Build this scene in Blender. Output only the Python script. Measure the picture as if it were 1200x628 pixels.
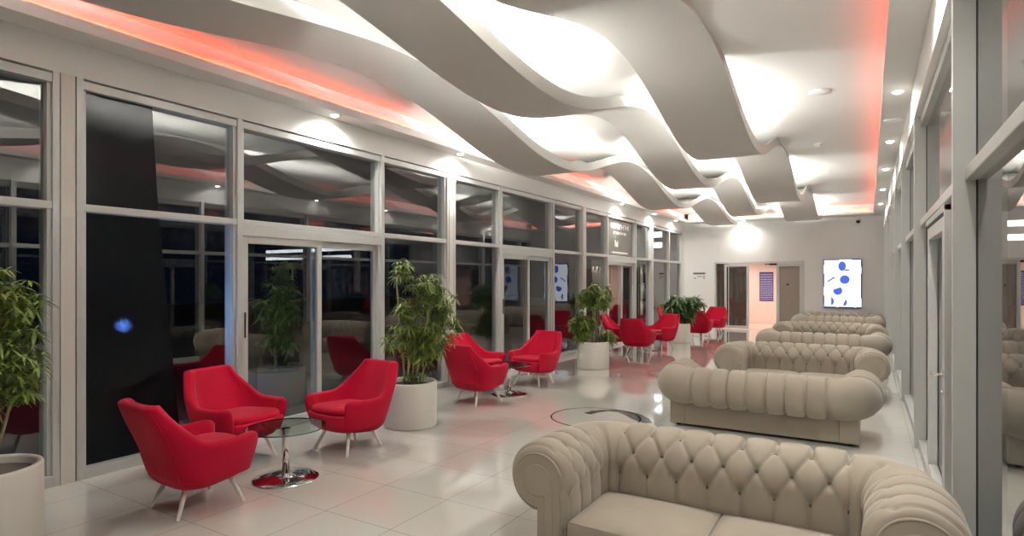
import bpy, bmesh, math, random
from mathutils import Vector, Matrix
random.seed(7)
R = math.radians
for o in list(bpy.data.objects): bpy.data.objects.remove(o)
S = bpy.context.scene
COL = S.collection

# ------------------------------------------------------------------ camera, world, exposure
F_PX, HOR = 690.0, 328.0
THETA = math.atan(418 / 690)
cd = bpy.data.cameras.new('camera'); cam = bpy.data.objects.new('camera', cd); COL.objects.link(cam)
cd.sensor_fit = 'HORIZONTAL'; cd.sensor_width = 36; cd.lens = 36 * F_PX / 1200
cd.shift_y = (HOR - 314) / 1200; cd.clip_start = .05
cam.location = (0, 0, 1.61); cam.rotation_euler = (R(90), 0, THETA)
S.camera = cam
w = bpy.data.worlds.new('night'); S.world = w; w.use_nodes = True
w.node_tree.nodes['Background'].inputs[0].default_value = (.35, .5, 1, 1)
w.node_tree.nodes['Background'].inputs[1].default_value = .004
S.view_settings.view_transform = 'Standard'; S.view_settings.look = 'None'
S.view_settings.exposure = 0.75; S.view_settings.gamma = 1.0
S.view_settings.use_curve_mapping = False
LED_WHITE = 205.0      # strips lying in the hollows of the ceiling waves
LED_RED = 7.5        # strips in the red cove
SPOT_W = 95.0         # recessed downlights
ROOM_LAMP = 1.0

# ------------------------------------------------------------------ materials
def nodes_of(m):
    m.use_nodes = True
    return m.node_tree.nodes, m.node_tree.links
def pmat(name, col, rough=.5, metal=0, spec=.5, bump=0, bscale=200, var=0, vscale=6, sheen=0, coat=0):
    m = bpy.data.materials.new(name); n, l = nodes_of(m); b = n['Principled BSDF']
    b.inputs['Base Color'].default_value = (*col, 1); b.inputs['Roughness'].default_value = rough
    b.inputs['Metallic'].default_value = metal; b.inputs['Specular IOR Level'].default_value = spec
    if sheen:
        b.inputs['Sheen Weight'].default_value = sheen; b.inputs['Sheen Roughness'].default_value = .4
    if coat: b.inputs['Coat Weight'].default_value = coat
    tc = n.new('ShaderNodeTexCoord')
    if var:
        t = n.new('ShaderNodeTexNoise'); t.inputs['Scale'].default_value = vscale; t.inputs['Detail'].default_value = 4
        l.new(tc.outputs['Object'], t.inputs['Vector'])
        mx = n.new('ShaderNodeMix'); mx.data_type = 'RGBA'
        mx.inputs['A'].default_value = (*[c * (1 - var) for c in col], 1)
        mx.inputs['B'].default_value = (*[min(1, c * (1 + var)) for c in col], 1)
        l.new(t.outputs['Fac'], mx.inputs['Factor']); l.new(mx.outputs['Result'], b.inputs['Base Color'])
    if bump:
        t2 = n.new('ShaderNodeTexNoise'); t2.inputs['Scale'].default_value = bscale; t2.inputs['Detail'].default_value = 2
        l.new(tc.outputs['Object'], t2.inputs['Vector'])
        bp = n.new('ShaderNodeBump'); bp.inputs['Strength'].default_value = bump; bp.inputs['Distance'].default_value = .002
        l.new(t2.outputs['Fac'], bp.inputs['Height']); l.new(bp.outputs['Normal'], b.inputs['Normal'])
    return m
def emat(name, col, strength):
    m = bpy.data.materials.new(name); n, l = nodes_of(m); n.remove(n['Principled BSDF'])
    e = n.new('ShaderNodeEmission'); e.inputs[0].default_value = (*col, 1); e.inputs[1].default_value = strength
    l.new(e.outputs[0], n['Material Output'].inputs[0]); return m
def glassmat(name, f0=.22, tint=(.68, .72, .70)):
    """clear pane: the front face mirrors (Schlick), the rest passes straight through"""
    m = bpy.data.materials.new(name); n, l = nodes_of(m); n.remove(n['Principled BSDF'])
    tr = n.new('ShaderNodeBsdfTransparent'); tr.inputs[0].default_value = (*[t ** .5 for t in tint], 1)
    gl = n.new('ShaderNodeBsdfGlossy'); gl.inputs['Roughness'].default_value = 0.0
    ge = n.new('ShaderNodeNewGeometry')
    dt = n.new('ShaderNodeVectorMath'); dt.operation = 'DOT_PRODUCT'
    l.new(ge.outputs['Normal'], dt.inputs[0]); l.new(ge.outputs['Incoming'], dt.inputs[1])
    def mth(op, a, b=None):
        k = n.new('ShaderNodeMath'); k.operation = op; k.use_clamp = op == 'SUBTRACT'
        for i, q in enumerate((a, b)):
            if q is None: continue
            if isinstance(q, (int, float)): k.inputs[i].default_value = q
            else: l.new(q, k.inputs[i])
        return k.outputs[0]
    c = mth('ABSOLUTE', dt.outputs['Value'])
    f = mth('ADD', f0, mth('MULTIPLY', 1 - f0, mth('POWER', mth('SUBTRACT', 1, c), 5)))
    f = mth('MULTIPLY', f, mth('SUBTRACT', 1, ge.outputs['Backfacing']))
    mx = n.new('ShaderNodeMixShader')
    l.new(f, mx.inputs[0]); l.new(tr.outputs[0], mx.inputs[1]); l.new(gl.outputs[0], mx.inputs[2])
    l.new(mx.outputs[0], n['Material Output'].inputs[0]); return m
def floormat():
    m = bpy.data.materials.new('polished_tile'); n, l = nodes_of(m); b = n['Principled BSDF']
    tc = n.new('ShaderNodeTexCoord'); sp = n.new('ShaderNodeSeparateXYZ'); l.new(tc.outputs['Object'], sp.inputs[0])
    def mth(op, a, v=None, c=None):
        k = n.new('ShaderNodeMath'); k.operation = op
        for i, q in enumerate((a, v, c)):
            if q is None: continue
            if isinstance(q, (int, float)): k.inputs[i].default_value = q
            else: l.new(q, k.inputs[i])
        return k.outputs[0]
    g = []; ids = []
    for ax, off in (('X', 2.64), ('Y', -3.44)):
        v = mth('DIVIDE', mth('ADD', sp.outputs[ax], off + 60), .6)
        ids.append(mth('FLOOR', v))
        f = mth('FRACT', v)
        g.append(mth('LESS_THAN', mth('MINIMUM', f, mth('SUBTRACT', 1, f)), .0042))
    grout = mth('MAXIMUM', g[0], g[1])
    cmb = n.new('ShaderNodeCombineXYZ'); l.new(ids[0], cmb.inputs[0]); l.new(ids[1], cmb.inputs[1])
    wn = n.new('ShaderNodeTexWhiteNoise'); l.new(cmb.outputs[0], wn.inputs['Vector'])
    ns = n.new('ShaderNodeTexNoise'); ns.inputs['Scale'].default_value = 1.6; ns.inputs['Detail'].default_value = 5
    l.new(tc.outputs['Object'], ns.inputs['Vector'])
    fac = mth('MULTIPLY_ADD', wn.outputs['Value'], .35, mth('MULTIPLY', ns.outputs['Fac'], .65))
    mx = n.new('ShaderNodeMix'); mx.data_type = 'RGBA'
    mx.inputs['A'].default_value = (.66, .64, .575, 1); mx.inputs['B'].default_value = (.73, .71, .645, 1)
    l.new(fac, mx.inputs['Factor'])
    m2 = n.new('ShaderNodeMix'); m2.data_type = 'RGBA'; m2.inputs['B'].default_value = (.2, .18, .15, 1)
    l.new(grout, m2.inputs['Factor']); l.new(mx.outputs['Result'], m2.inputs['A'])
    l.new(m2.outputs['Result'], b.inputs['Base Color'])
    l.new(mth('MULTIPLY_ADD', grout, .4, .07), b.inputs['Roughness'])
    b.inputs['Specular IOR Level'].default_value = .6
    b.inputs['Coat Weight'].default_value = 1.0; b.inputs['Coat Roughness'].default_value = .045; b.inputs['Coat IOR'].default_value = 1.46
    return m

M_floor = floormat()
M_plaster = pmat('white_plaster', (.72, .71, .68), .6, bump=.05, bscale=60)
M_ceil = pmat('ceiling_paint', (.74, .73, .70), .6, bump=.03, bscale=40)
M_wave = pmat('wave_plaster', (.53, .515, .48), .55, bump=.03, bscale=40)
M_alu = pmat('satin_aluminium', (.555, .56, .54), .38, metal=.2, bump=.03, bscale=400)
M_panel = pmat('column_panel', (.64, .60, .55), .5, bump=.04, bscale=80)
M_gasket = pmat('black_gasket', (.01, .01, .01), .6)
M_glass = glassmat('night_glass')
M_glass_r = glassmat('night_glass_double', .32)
M_tglass = glassmat('table_glass', .09, (.66, .74, .70))
M_gedge = pmat('glass_edge', (.02, .045, .04), .1)
M_sheet = None
M_red = pmat('red_wool', (.37, .005, .024), .9, bump=.5, bscale=500, var=.10, vscale=30, sheen=.1, spec=.12)
M_leg = pmat('white_lacquer', (.72, .70, .64), .3)
M_chrome = pmat('chrome', (.72, .70, .68), .08, metal=1)
M_sofa = pmat('beige_velvet', (.33, .284, .224), .8, bump=.35, bscale=350, var=.07, vscale=9, sheen=.3, spec=.2)
M_button = pmat('button_velvet', (.16, .13, .10), .8)
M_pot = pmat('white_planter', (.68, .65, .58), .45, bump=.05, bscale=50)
M_potdim = pmat('planter_dimmed', (.16, .155, .14), .5, bump=.05, bscale=50)  # white tub with the dim outdoor light put into its colour
M_soil = pmat('soil', (.05, .035, .025), .95, bump=.9, bscale=60)
M_stem = pmat('plant_stem', (.26, .24, .13), .7, var=.2, vscale=30)
M_leafA = pmat('leaf_bright', (.155, .21, .04), .42, var=.45, vscale=9, spec=.4)
M_leafB = pmat('leaf_dark', (.075, .14, .045), .4, var=.4, vscale=9, spec=.45)
M_black = pmat('black_plastic', (.012, .012, .013), .4)
M_inlay = pmat('dark_inlay', (.035, .028, .024), .15)
M_white = pmat('white_enamel', (.8, .8, .78), .4)
M_pink = pmat('pink_wall', (.72, .56, .48), .6)
M_brown = pmat('taupe_door', (.25, .205, .17), .5, var=.08, vscale=14)
M_purple = pmat('purple_board', (.045, .03, .17), .5)
M_boardline = pmat('pale_line', (.62, .58, .72), .5)
M_ground = pmat('night_paving', (.06, .06, .06), .8, bump=.4, bscale=20)
M_wood = pmat('dark_shelf', (.06, .045, .04), .5)
M_bdark = pmat('wine_glass', (.035, .012, .012), .15, coat=.5)
M_bwhite = pmat('pale_bottle', (.62, .56, .52), .3)
M_brose = pmat('rose_bottle', (.22, .12, .11), .25)
M_led = emat('white_led', (1.0, 1.0, .97), LED_WHITE)
M_redled = emat('red_led', (1.0, .085, .028), LED_RED)
M_redled2 = emat('red_led_bright', (1.0, .07, .02), LED_RED * 9)
M_redled3 = emat('red_led_end', (1.0, .10, .03), LED_RED * 30)
M_ledn = emat('white_led_weak', (1.0, 1.0, .97), LED_WHITE * .5)
M_led3 = emat('white_led_near', (1.0, 1.0, .97), LED_WHITE * 2.6)
M_led2 = emat('white_led_far', (1.0, 1.0, .97), LED_WHITE * 1.0)
M_shelf = emat('added_shelf_glow', (1, .93, .85), 14)
M_lens = emat('downlight_lens', (1, .97, .9), 14)
M_screen = emat('screen_white', (.86, .90, 1.0), .85)
M_blue = emat('screen_blue', (.09, .16, .70), .65)
M_navy = emat('screen_navy', (.01, .02, .16), .4)
M_bulb = emat('blue_bulb', (.3, .5, 1.0), 210)
M_tube = emat('tube_lamp', (.9, .95, 1.0), 5)
M_far = emat('far_lamp', (1, .9, .75), 3)

# ------------------------------------------------------------------ helpers
def link(name, me, mats, parent=None, smooth=False):
    o = bpy.data.objects.new(name, me); COL.objects.link(o)
    for m in (mats if isinstance(mats, (list, tuple)) else [mats]): me.materials.append(m)
    if smooth:
        for p in me.polygons: p.use_smooth = True
    if parent: o.parent = parent
    return o
def obj(name, bm, mats, parent=None, smooth=False, bevel=0, segs=2):
    bmesh.ops.recalc_face_normals(bm, faces=bm.faces)
    me = bpy.data.meshes.new(name); bm.to_mesh(me); bm.free()
    o = link(name, me, mats, parent, smooth)
    if bevel:
        md = o.modifiers.new('bevel', 'BEVEL'); md.width = bevel; md.segments = segs; md.limit_method = 'ANGLE'
    return o
def tag(o, label=None, cat=None, group=None, kind=None):
    if label: o['label'] = label
    if cat: o['category'] = cat
    if group: o['group'] = group
    if kind: o['kind'] = kind
    return o
def empty(name, loc=(0, 0, 0), rz=0):
    o = bpy.data.objects.new(name, None); COL.objects.link(o); o.empty_display_size = .2
    o.location = loc; o.rotation_euler = (0, 0, rz); return o
def add_box(bm, x0, x1, y0, y1, z0, z1, mi=0):
    v = [bm.verts.new((x, y, z)) for x in (x0, x1) for y in (y0, y1) for z in (z0, z1)]
    for f in ((0, 1, 3, 2), (4, 6, 7, 5), (0, 4, 5, 1), (2, 3, 7, 6), (0, 2, 6, 4), (1, 5, 7, 3)):
        fc = bm.faces.new([v[i] for i in f]); fc.material_index = mi
def box(name, x0, x1, y0, y1, z0, z1, m, parent=None, bevel=0):
    bm = bmesh.new(); add_box(bm, x0, x1, y0, y1, z0, z1); return obj(name, bm, m, parent, bevel=bevel)
def add_lathe(bm, prof, c=(0, 0, 0), n=32, capb=True, capt=True, mi=0, sx=1, sy=1):
    rings = []
    for r, z in prof:
        rings.append([bm.verts.new((c[0] + r * sx * math.cos(2 * math.pi * i / n), c[1] + r * sy * math.sin(2 * math.pi * i / n), c[2] + z)) for i in range(n)])
    for a, b in zip(rings, rings[1:]):
        for i in range(n):
            f = bm.faces.new([a[i], a[(i + 1) % n], b[(i + 1) % n], b[i]]); f.material_index = mi
    if capb: bm.faces.new(rings[0]).material_index = mi
    if capt: bm.faces.new(rings[-1]).material_index = mi
def add_tube(bm, pts, rad, n=8, mi=0, closed=False):
    pts = [Vector(p) for p in pts]; rings = []
    N = len(pts)
    rads = rad if isinstance(rad, (list, tuple)) else [rad] * N
    prev = None
    for i, p in enumerate(pts):
        if closed: d = pts[(i + 1) % N] - pts[i - 1]
        else: d = pts[min(i + 1, N - 1)] - pts[max(i - 1, 0)]
        d.normalize()
        if prev is None:
            a = d.orthogonal().normalized()
        else:
            a = prev - d * prev.dot(d)
            a = a.normalized() if a.length > 1e-6 else d.orthogonal().normalized()
        prev = a; b = d.cross(a)
        rings.append([bm.verts.new(p + (a * math.cos(2 * math.pi * k / n) + b * math.sin(2 * math.pi * k / n)) * rads[i]) for k in range(n)])
    pairs = list(zip(rings, rings[1:])) + ([(rings[-1], rings[0])] if closed else [])
    for A, B in pairs:
        for k in range(n):
            bm.faces.new([A[k], A[(k + 1) % n], B[(k + 1) % n], B[k]]).material_index = mi
    if not closed:
        bm.faces.new(rings[0]).material_index = mi; bm.faces.new(rings[-1]).material_index = mi
def add_prism(bm, pts, axis_vec, mi=0):
    """pts: planar outline; extruded along axis_vec"""
    a = [bm.verts.new(p) for p in pts]; b = [bm.verts.new(Vector(p) + Vector(axis_vec)) for p in pts]
    bm.faces.new(a).material_index = mi; bm.faces.new(b[::-1]).material_index = mi
    for i in range(len(a)):
        j = (i + 1) % len(a); bm.faces.new([a[i], b[i], b[j], a[j]]).material_index = mi
def struct(name, x0, x1, y0, y1, z0, z1, m, bevel=0):
    o = box(name, x0, x1, y0, y1, z0, z1, m, None, bevel); o['kind'] = 'structure'; return o
def copy_tree(o, parent=None):
    c = o.copy(); COL.objects.link(c)
    if parent is not None: c.parent = parent
    for ch in list(o.children): copy_tree(ch, c)
    return c

# ------------------------------------------------------------------ the room
LX, RX, EY, NY = -5.42, .373, 20.4, -3.2       # left wall face, right wall face, end wall, near wall
SOF, CEIL = 3.51, 3.80                         # soffit and recessed ceiling
GLX, GRX = LX - .085, .472                     # glass planes
floor = struct('floor', -5.62, .66, NY - .2, EY, -.2, 0, M_floor)
ground = struct('ground', -40, -5.62, -20, 50, -.25, -.05, M_ground)
ground2 = struct('ground_right', .66, 30, -20, 50, -.25, -.05, M_ground)

# left soffit with the cove ledge, right soffit, end soffit, ceiling
ILX, IRX, IEY = -5.15, .12, 19.7
def soffit(name, a, b, zb, zt):
    return struct(name, a[0], b[0], a[1], b[1], zb, zt, M_plaster)
def lshape(name, outline, y0, y1):
    bm = bmesh.new(); add_prism(bm, [(x, y0, z) for x, z in outline], (0, y1 - y0, 0))
    o = obj(name, bm, M_plaster); o['kind'] = 'structure'; return o
def cove(a, b, lip, depth):
    """a: outer end, b: lip face (signed distances); returns the section of a soffit with a lip and a ledge"""
    d = 1 if a > b else -1
    return [(a, SOF), (b, SOF), (b, SOF + lip), (b + d * .02, SOF + lip), (b + d * .02, SOF + .03), (b + d * depth, SOF + .03), (b + d * depth, CEIL), (a, CEIL)]
lshape('trim_1', cove(LX - .2, ILX, .095, .15), NY, EY)
lshape('trim_2', cove(RX + .25, IRX, .085, .2), NY, EY)
bm = bmesh.new(); add_prism(bm, [(ILX, y, z) for y, z in cove(EY, IEY, .07, .15)], (IRX - ILX, 0, 0))
o = obj('trim_3', bm, M_plaster); o['kind'] = 'structure'
struct('ceiling', LX - .2, RX + .25, NY, EY, CEIL, CEIL + .2, M_ceil)
for args, chan, m_, lab in (
        ((ILX - .128, ILX - .125, NY + .3, EY - 1, 3.618, 3.632), (ILX - .125, ILX - .115, NY + .3, EY - 1, SOF + .03, 3.638), 'b', 'red light strip in the ceiling cove above the left glass wall'),
        ((IRX + .08, IRX + .11, NY + .3, EY - 1, 3.546, 3.556), (IRX + .075, IRX + .115, NY + .3, EY - 1, SOF + .03, 3.546), 'a', 'red light strip in the ceiling cove along the right glass wall'),
        ((ILX + .1, IRX - .1, IEY + .125, IEY + .128, 3.566, 3.58), (ILX + .1, IRX - .1, IEY + .115, IEY + .125, SOF + .03, 3.584), 'c', 'red light strip in the ceiling cove at the far end wall')):
    root = empty('cove_light', ((args[0] + args[1]) / 2, (args[2] + args[3]) / 2, SOF + .03)); tag(root, lab, 'light strip', 'red cove light strips')
    def loc(a): return (a[0] - root.location.x, a[1] - root.location.x, a[2] - root.location.y, a[3] - root.location.y, a[4] - root.location.z, a[5] - root.location.z)
    box('channel', *loc(chan), M_alu, root); box('strip', *loc(args), {'a': M_redled, 'b': M_redled2, 'c': M_redled3}[m_], root)

# walls above the glass, end wall with the door opening, near wall
struct('wall_left', LX - .2, LX, NY, EY, 3.235, SOF, M_plaster)
struct('wall_right', RX, RX + .25, NY, EY, 3.16, SOF, M_plaster)
DX0, DX1, DH = -4.42, -1.72, 2.21
bm = bmesh.new()
add_box(bm, LX - .2, DX0, EY, EY + .2, 0, CEIL + .2); add_box(bm, DX1, RX + .3, EY, EY + .2, 0, CEIL + .2)
add_box(bm, DX0, DX1, EY, EY + .2, DH, CEIL + .2)
o = obj('wall_end', bm, M_plaster); o['kind'] = 'structure'
struct('wall_near', LX - .2, RX + .3, NY - .2, NY, 0, CEIL + .2, M_plaster)
# vestibule behind the end door
struct('wall_vestibule_back', -5.4, -.8, 23.4, 23.5, 0, 2.7, M_pink)
struct('wall_vestibule_left', -5.5, -5.4, EY + .2, 23.5, 0, 2.7, M_pink)
struct('wall_vestibule_right', -.8, -.7, EY + .2, 23.5, 0, 2.7, M_pink)
struct('ceiling_vestibule', -5.5, -.7, EY + .2, 23.5, 2.7, 2.8, M_plaster)
struct('floor_vestibule', -5.5, -.7, EY, 23.5, -.2, 0, pmat('pink_tile', (.62, .38, .30), .25))

# ------------------------------------------------------------------ left glass wall
FR = .06                                       # face width of a mullion
edges = [2.275, 3.69, 5.73, 7.28, 8.64, 10.61, 12.17, 13.48, 15.51, 17.01, 18.66, 20.13]   # right edge of each mullion face
col_idx = {0, 3, 6, 9}
door_idx = {1, 4, 7}
tn = 4
def trimobj(name, bm, m, bevel=.004):
    o = obj(name, bm, m, bevel=bevel); o['kind'] = 'structure'; return o
XB = LX - .17
for i, e in enumerate([-.9] + edges[:]):
    k = i - 1
    bm = bmesh.new()
    if k in col_idx:
        add_box(bm, XB, LX, e - .05, e, 0, 3.235)
        add_box(bm, XB, LX, e - .21, e - .165, 0, 3.235)
        add_box(bm, XB, LX + .006, e - .16, e - .062, 0, 3.235, 1)
        add_box(bm, XB, LX - .02, e - .165, e - .05, 0, 3.235, 2)
        o = obj('trim_%d' % tn, bm, [M_alu, M_panel, M_gasket]); o['kind'] = 'structure'
    else:
        add_box(bm, XB, LX, e - FR, e, 0, 3.235)
        o = trimobj('trim_%d' % tn, bm, M_alu)
    tn += 1
struct('trim_%d' % tn, XB, LX, 20.13, EY, 0, 3.235, M_plaster); tn += 1
def starts(k): return edges[k]
def ends(k): return edges[k + 1] - (.21 if (k + 1) in col_idx else FR)
bays = [(-.9, 2.275 - .21, False)] + [(starts(k), ends(k), k in door_idx) for k in range(len(edges) - 1)]
def window(n, y0, y1, isdoor):
    root = empty(('door_%d' if isdoor else 'window_%d') % n, (LX, y0, 0)); root['kind'] = 'structure'
    def b(name, x0, x1, a, c, z0, z1, m, bevel=.004, p=root):
        return box(name, x0 - LX, x1 - LX, a - y0, c - y0, z0, z1, m, p, bevel)
    b('head_rail', XB, LX - .012, y0, y1, 3.15, 3.222, M_alu)
    b('transom', XB, LX - .012, y0, y1, 2.165, 2.225, M_alu)
    b('jamb', XB, LX - .03, y0, y0 + .03, 0, 3.15, M_alu)
    b('jamb', XB, LX - .03, y1 - .03, y1, 0, 3.15, M_alu)
    b('glass_pane', GLX - .012, GLX, y0 + .02, y1 - .02, 2.22, 3.16, M_glass, 0)
    if not isdoor:
        b('sill', XB, LX + .0, y0, y1, 0, .085, M_alu)
        b('glass_pane', GLX - .012, GLX, y0 + .02, y1 - .02, .08, 2.17, M_glass, 0)
    else:
        b('door_head', XB, LX - .005, y0, y1, 2.06, 2.163, M_alu)
        b('threshold', XB, LX, y0, y1, 0, .03, M_alu)
        ym = (y0 + y1) / 2 - .02
        for j, (a, c, dx) in enumerate(((y0 + .005, ym + .05, -.02), (ym - .03, y1 - .005, -.075))):
            lf = empty('sliding_leaf', (dx, a - y0, 0)); lf.parent = root
            wd = c - a
            fb = bmesh.new(); st = .065
            add_box(fb, -.045, 0, 0, st, .035, 2.06); add_box(fb, -.045, 0, wd - st, wd, .035, 2.06)
            add_box(fb, -.045, 0, st, wd - st, 1.985, 2.06); add_box(fb, -.045, 0, st, wd - st, .035, .11)
            obj('leaf_frame', fb, M_alu, lf, bevel=.003)
            box('glass_pane', -.03, -.02, st, wd - st, .11, 1.985, M_glass, lf)
            if j == 0: box('handle', 0, .012, .022, .036, 1.02, 1.28, M_black, lf, .003)
    return root
wn, dn = 1, 2
for (a, c, d) in bays:
    if d: window(dn, a, c, True); dn += 1
    else: window(wn, a, c, False); wn += 1

# ------------------------------------------------------------------ right glass wall
mull = [-2.9, -.6, 1.2, 3.79, 6.83, 9.4, 11.9, 14.4, 16.9, 19.4]
for y in mull:
    bm = bmesh.new(); add_box(bm, RX, GRX + .12, y, y + .065, 0, 3.16)
    add_box(bm, GRX - .004, GRX + .0, y - .006, y + .071, 0.02, 3.15, 1)
    o = obj('trim_%d' % tn, bm, [M_alu, M_gasket]); o['kind'] = 'structure'; tn += 1
for k, y in enumerate(mull):
    y0 = y + .065; y1 = mull[k + 1] if k + 1 < len(mull) else EY
    root = empty('window_%d' % wn, (RX, y0, 0)); root['kind'] = 'structure'; wn += 1
    def b(name, x0, x1, a, c, z0, z1, m, bevel=.004):
        return box(name, x0 - RX, x1 - RX, a - y0, c - y0, z0, z1, m, root, bevel)
    b('head_rail', RX + .05, GRX + .1, y0, y1, 3.07, 3.16, M_alu)
    b('transom', RX + .05, GRX + .1, y0, y1, 2.12, 2.185, M_alu)
    b('sill', RX + .03, GRX + .1, y0, y1, 0, .09, M_alu)
    b('glass_pane', GRX, GRX + .012, y0, y1, 2.17, 3.08, M_glass_r, 0)
    b('glass_pane', GRX, GRX + .012, y0, y1, .08, 2.13, M_glass_r, 0)
    if abs(y - 3.79) < .01:
        dr = empty('door_leaf', (.035, 4.62 - y0, 0)); dr.parent = root
        fb = bmesh.new()
        add_box(fb, 0, .06, 0, .1, .02, 2.02); add_box(fb, 0, .06, 1.12, 1.22, .02, 2.02)
        add_box(fb, 0, .06, .1, 1.12, 1.93, 2.02); add_box(fb, 0, .06, .1, 1.12, .02, .14)
        obj('leaf_frame', fb, M_alu, dr, bevel=.004)
        gk = bmesh.new(); add_box(gk, .002, .06, -.035, -.004, .02, 2.03); add_box(gk, .002, .06, -.035, 1.25, 2.022, 2.045)  # black strips stand in for the shade in the gap round the leaf
        obj('shadow_gap', gk, M_gasket, dr)
        fb = bmesh.new(); add_box(fb, -.004, .06, -.075, -.035, .02, 2.085); add_box(fb, -.004, .06, -.075, 1.3, 2.045, 2.085)
        obj('door_frame', fb, M_alu, dr, bevel=.003)
        hb = bmesh.new(); add_lathe(hb, [(.026, 0), (.026, .008)], (0, 0, 0), 20)
        bmesh.ops.rotate(hb, verts=hb.verts, cent=(0, 0, 0), matrix=Matrix.Rotation(R(-90), 3, 'Y'))
        add_tube(hb, [(0, 0, 0), (-.045, 0, 0), (-.05, .02, 0), (-.05, .13, -.004)], .009, 10)
        bmesh.ops.translate(hb, verts=hb.verts, vec=(0, .05, 1.0))
        obj('lever_handle', hb, M_chrome, dr, True)
        hb = bmesh.new(); add_lathe(hb, [(.02, 0), (.02, .008)], (0, 0, 0), 20)
        bmesh.ops.rotate(hb, verts=hb.verts, cent=(0, 0, 0), matrix=Matrix.Rotation(R(-90), 3, 'Y'))
        bmesh.ops.translate(hb, verts=hb.verts, vec=(0, .05, .88))
        obj('lock_cover', hb, M_chrome, dr, True)

# ------------------------------------------------------------------ end door
root = empty('door_1', (DX0, EY, 0)); root['kind'] = 'structure'
def db(name, x0, x1, y0, y1, z0, z1, m, p=root, bevel=.004):
    return box(name, x0 - DX0, x1 - DX0, y0 - EY, y1 - EY, z0, z1, m, p, bevel)
bm = bmesh.new()
for a in ((DX0, DX0 + .045, -.01, .2, 0, DH), (DX1 - .06, DX1, -.01, .2, 0, DH), (DX0, DX1, -.01, .2, DH - .06, DH)):
    add_box(bm, a[0] - DX0, a[1] - DX0, a[2], a[3], a[4], a[5])
obj('frame', bm, M_alu, root, bevel=.004)
M_dglass = glassmat('dark_glass', .10, (.07, .08, .075))
db('side_glass', DX0 + .05, -4.0, EY + .12, EY + .13, .05, DH - .06, M_dglass, bevel=0)
lf = empty('sliding_leaf', (-4.1 - DX0, .0, 0)); lf.parent = root
bm = bmesh.new(); W_ = .76
add_box(bm, 0, .075, -.03, .03, .02, 2.13); add_box(bm, W_ - .07, W_, -.03, .03, .02, 2.13)
add_box(bm, .075, W_ - .07, -.03, .03, 2.05, 2.13); add_box(bm, .075, W_ - .07, -.03, .03, .02, .11); add_box(bm, .12, .145, -.03, .03, .11, 2.05)
obj('leaf_frame', bm, M_alu, lf, bevel=.004)
box('glass_pane', .07, W_ - .06, -.005, .005, .1, 2.06, M_dglass, lf)
lf = empty('fixed_leaf', (-2.52 - DX0, .04, 0)); lf.parent = root
bm = bmesh.new(); W_ = .74
add_box(bm, 0, .09, -.03, .03, .02, 2.14); add_box(bm, W_ - .07, W_, -.03, .03, .02, 2.14)
add_box(bm, .09, W_ - .07, -.03, .03, 2.04, 2.14); add_box(bm, .09, W_ - .07, -.03, .03, .02, .12)
obj('leaf_frame', bm, M_alu, lf, bevel=.004)
box('panel', .09, W_ - .07, -.006, .006, .12, 2.04, M_brown, lf)
bm = bmesh.new(); add_lathe(bm, [(.035, 0), (.03, .02)], n=16)
bmesh.ops.rotate(bm, verts=bm.verts, cent=(0, 0, 0), matrix=Matrix.Rotation(R(90), 3, 'X'))
bmesh.ops.translate(bm, verts=bm.verts, vec=(.33, -.006, 1.47)); obj('knob', bm, M_black, lf, True)
bm = bmesh.new(); add_box(bm, 0, .22, -.03, 0, 0, .06); add_box(bm, -.14, 0, -.05, -.02, .02, .045)
bmesh.ops.translate(bm, verts=bm.verts, vec=(-2.72 - DX0, 0, DH - .13)); obj('door_closer', bm, M_black, root, bevel=.004)
for zz in (.75, 1.5, 2.0):
    db('hinge', DX1 - .05, DX1 - .02, EY - .03, EY - .008, zz, zz + .11, M_alu)

# directory board on the vestibule wall
root = empty('notice_board', (-3.22, 23.4, .84)); tag(root, 'purple notice board with pale lines of writing on the pink wall beyond the end door', 'notice board')
box('board', -.235, .235, -.02, -.002, 0, 1.06, M_purple, root)
bm = bmesh.new()
for i in range(15):
    z = .06 + i * .065; x = -.21
    while x < .2:
        ln = random.uniform(.05, .16); add_box(bm, x, min(x + ln, .215), -.024, -.019, z, z + .017); x += ln + .012
obj('text_line', bm, M_boardline, root)
# small sign left of the door
root = empty('wall_sign', (-4.92, EY, 1.55)); tag(root, 'small pale sign with a dark heading bar on the end wall left of the door', 'sign')
box('plate', -.3, .3, -.014, -.002, -.03, .43, M_plaster, root, .003)
box('heading_bar', -.2, .2, -.018, -.014, .25, .31, pmat('sign_ink', (.09, .085, .075), .6), root)
bm = bmesh.new()
for x0, x1, z in ((-.06, .08, .16), (.1, .2, .16), (-.18, -.1, .1), (.12, .2, .1)): add_box(bm, x0, x1, -.018, -.014, z, z + .035)
obj('text_line', bm, pmat('sign_grey', (.33, .31, .28), .6), root)

# ------------------------------------------------------------------ screen on the end wall
root = empty('wall_screen', (-.68, EY, .77)); tag(root, 'tall lit screen with blue shapes and a dashed border on the end wall', 'screen')
SW, SH = 1.02, 1.47
box('housing', -SW / 2, SW / 2, -.06, -.004, 0, SH, M_black, root, .006)
box('display', -SW / 2 + .012, SW / 2 - .012, -.064, -.059, .012, SH - .012, M_screen, root)
def disc_pts(cx, cz, rx, rz, a0=0, a1=360, n=28, y=-.064):
    return [(cx + rx * math.cos(R(a0 + (a1 - a0) * i / n)), y, cz + rz * math.sin(R(a0 + (a1 - a0) * i / n))) for i in range(n if a1 - a0 == 360 else n + 1)]
def shape(name, polys, m):
    bm = bmesh.new()
    for p in polys: add_prism(bm, p, (0, -.002, 0))
    obj(name, bm, m, root)
def uv(px, py): return ((px - 272) / 374 * SW, SH - (py - 75) / 480 * SH)       # from a 544 px wide crop
x, z = uv(270, 145); x2, z2 = uv(318, 183)
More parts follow.
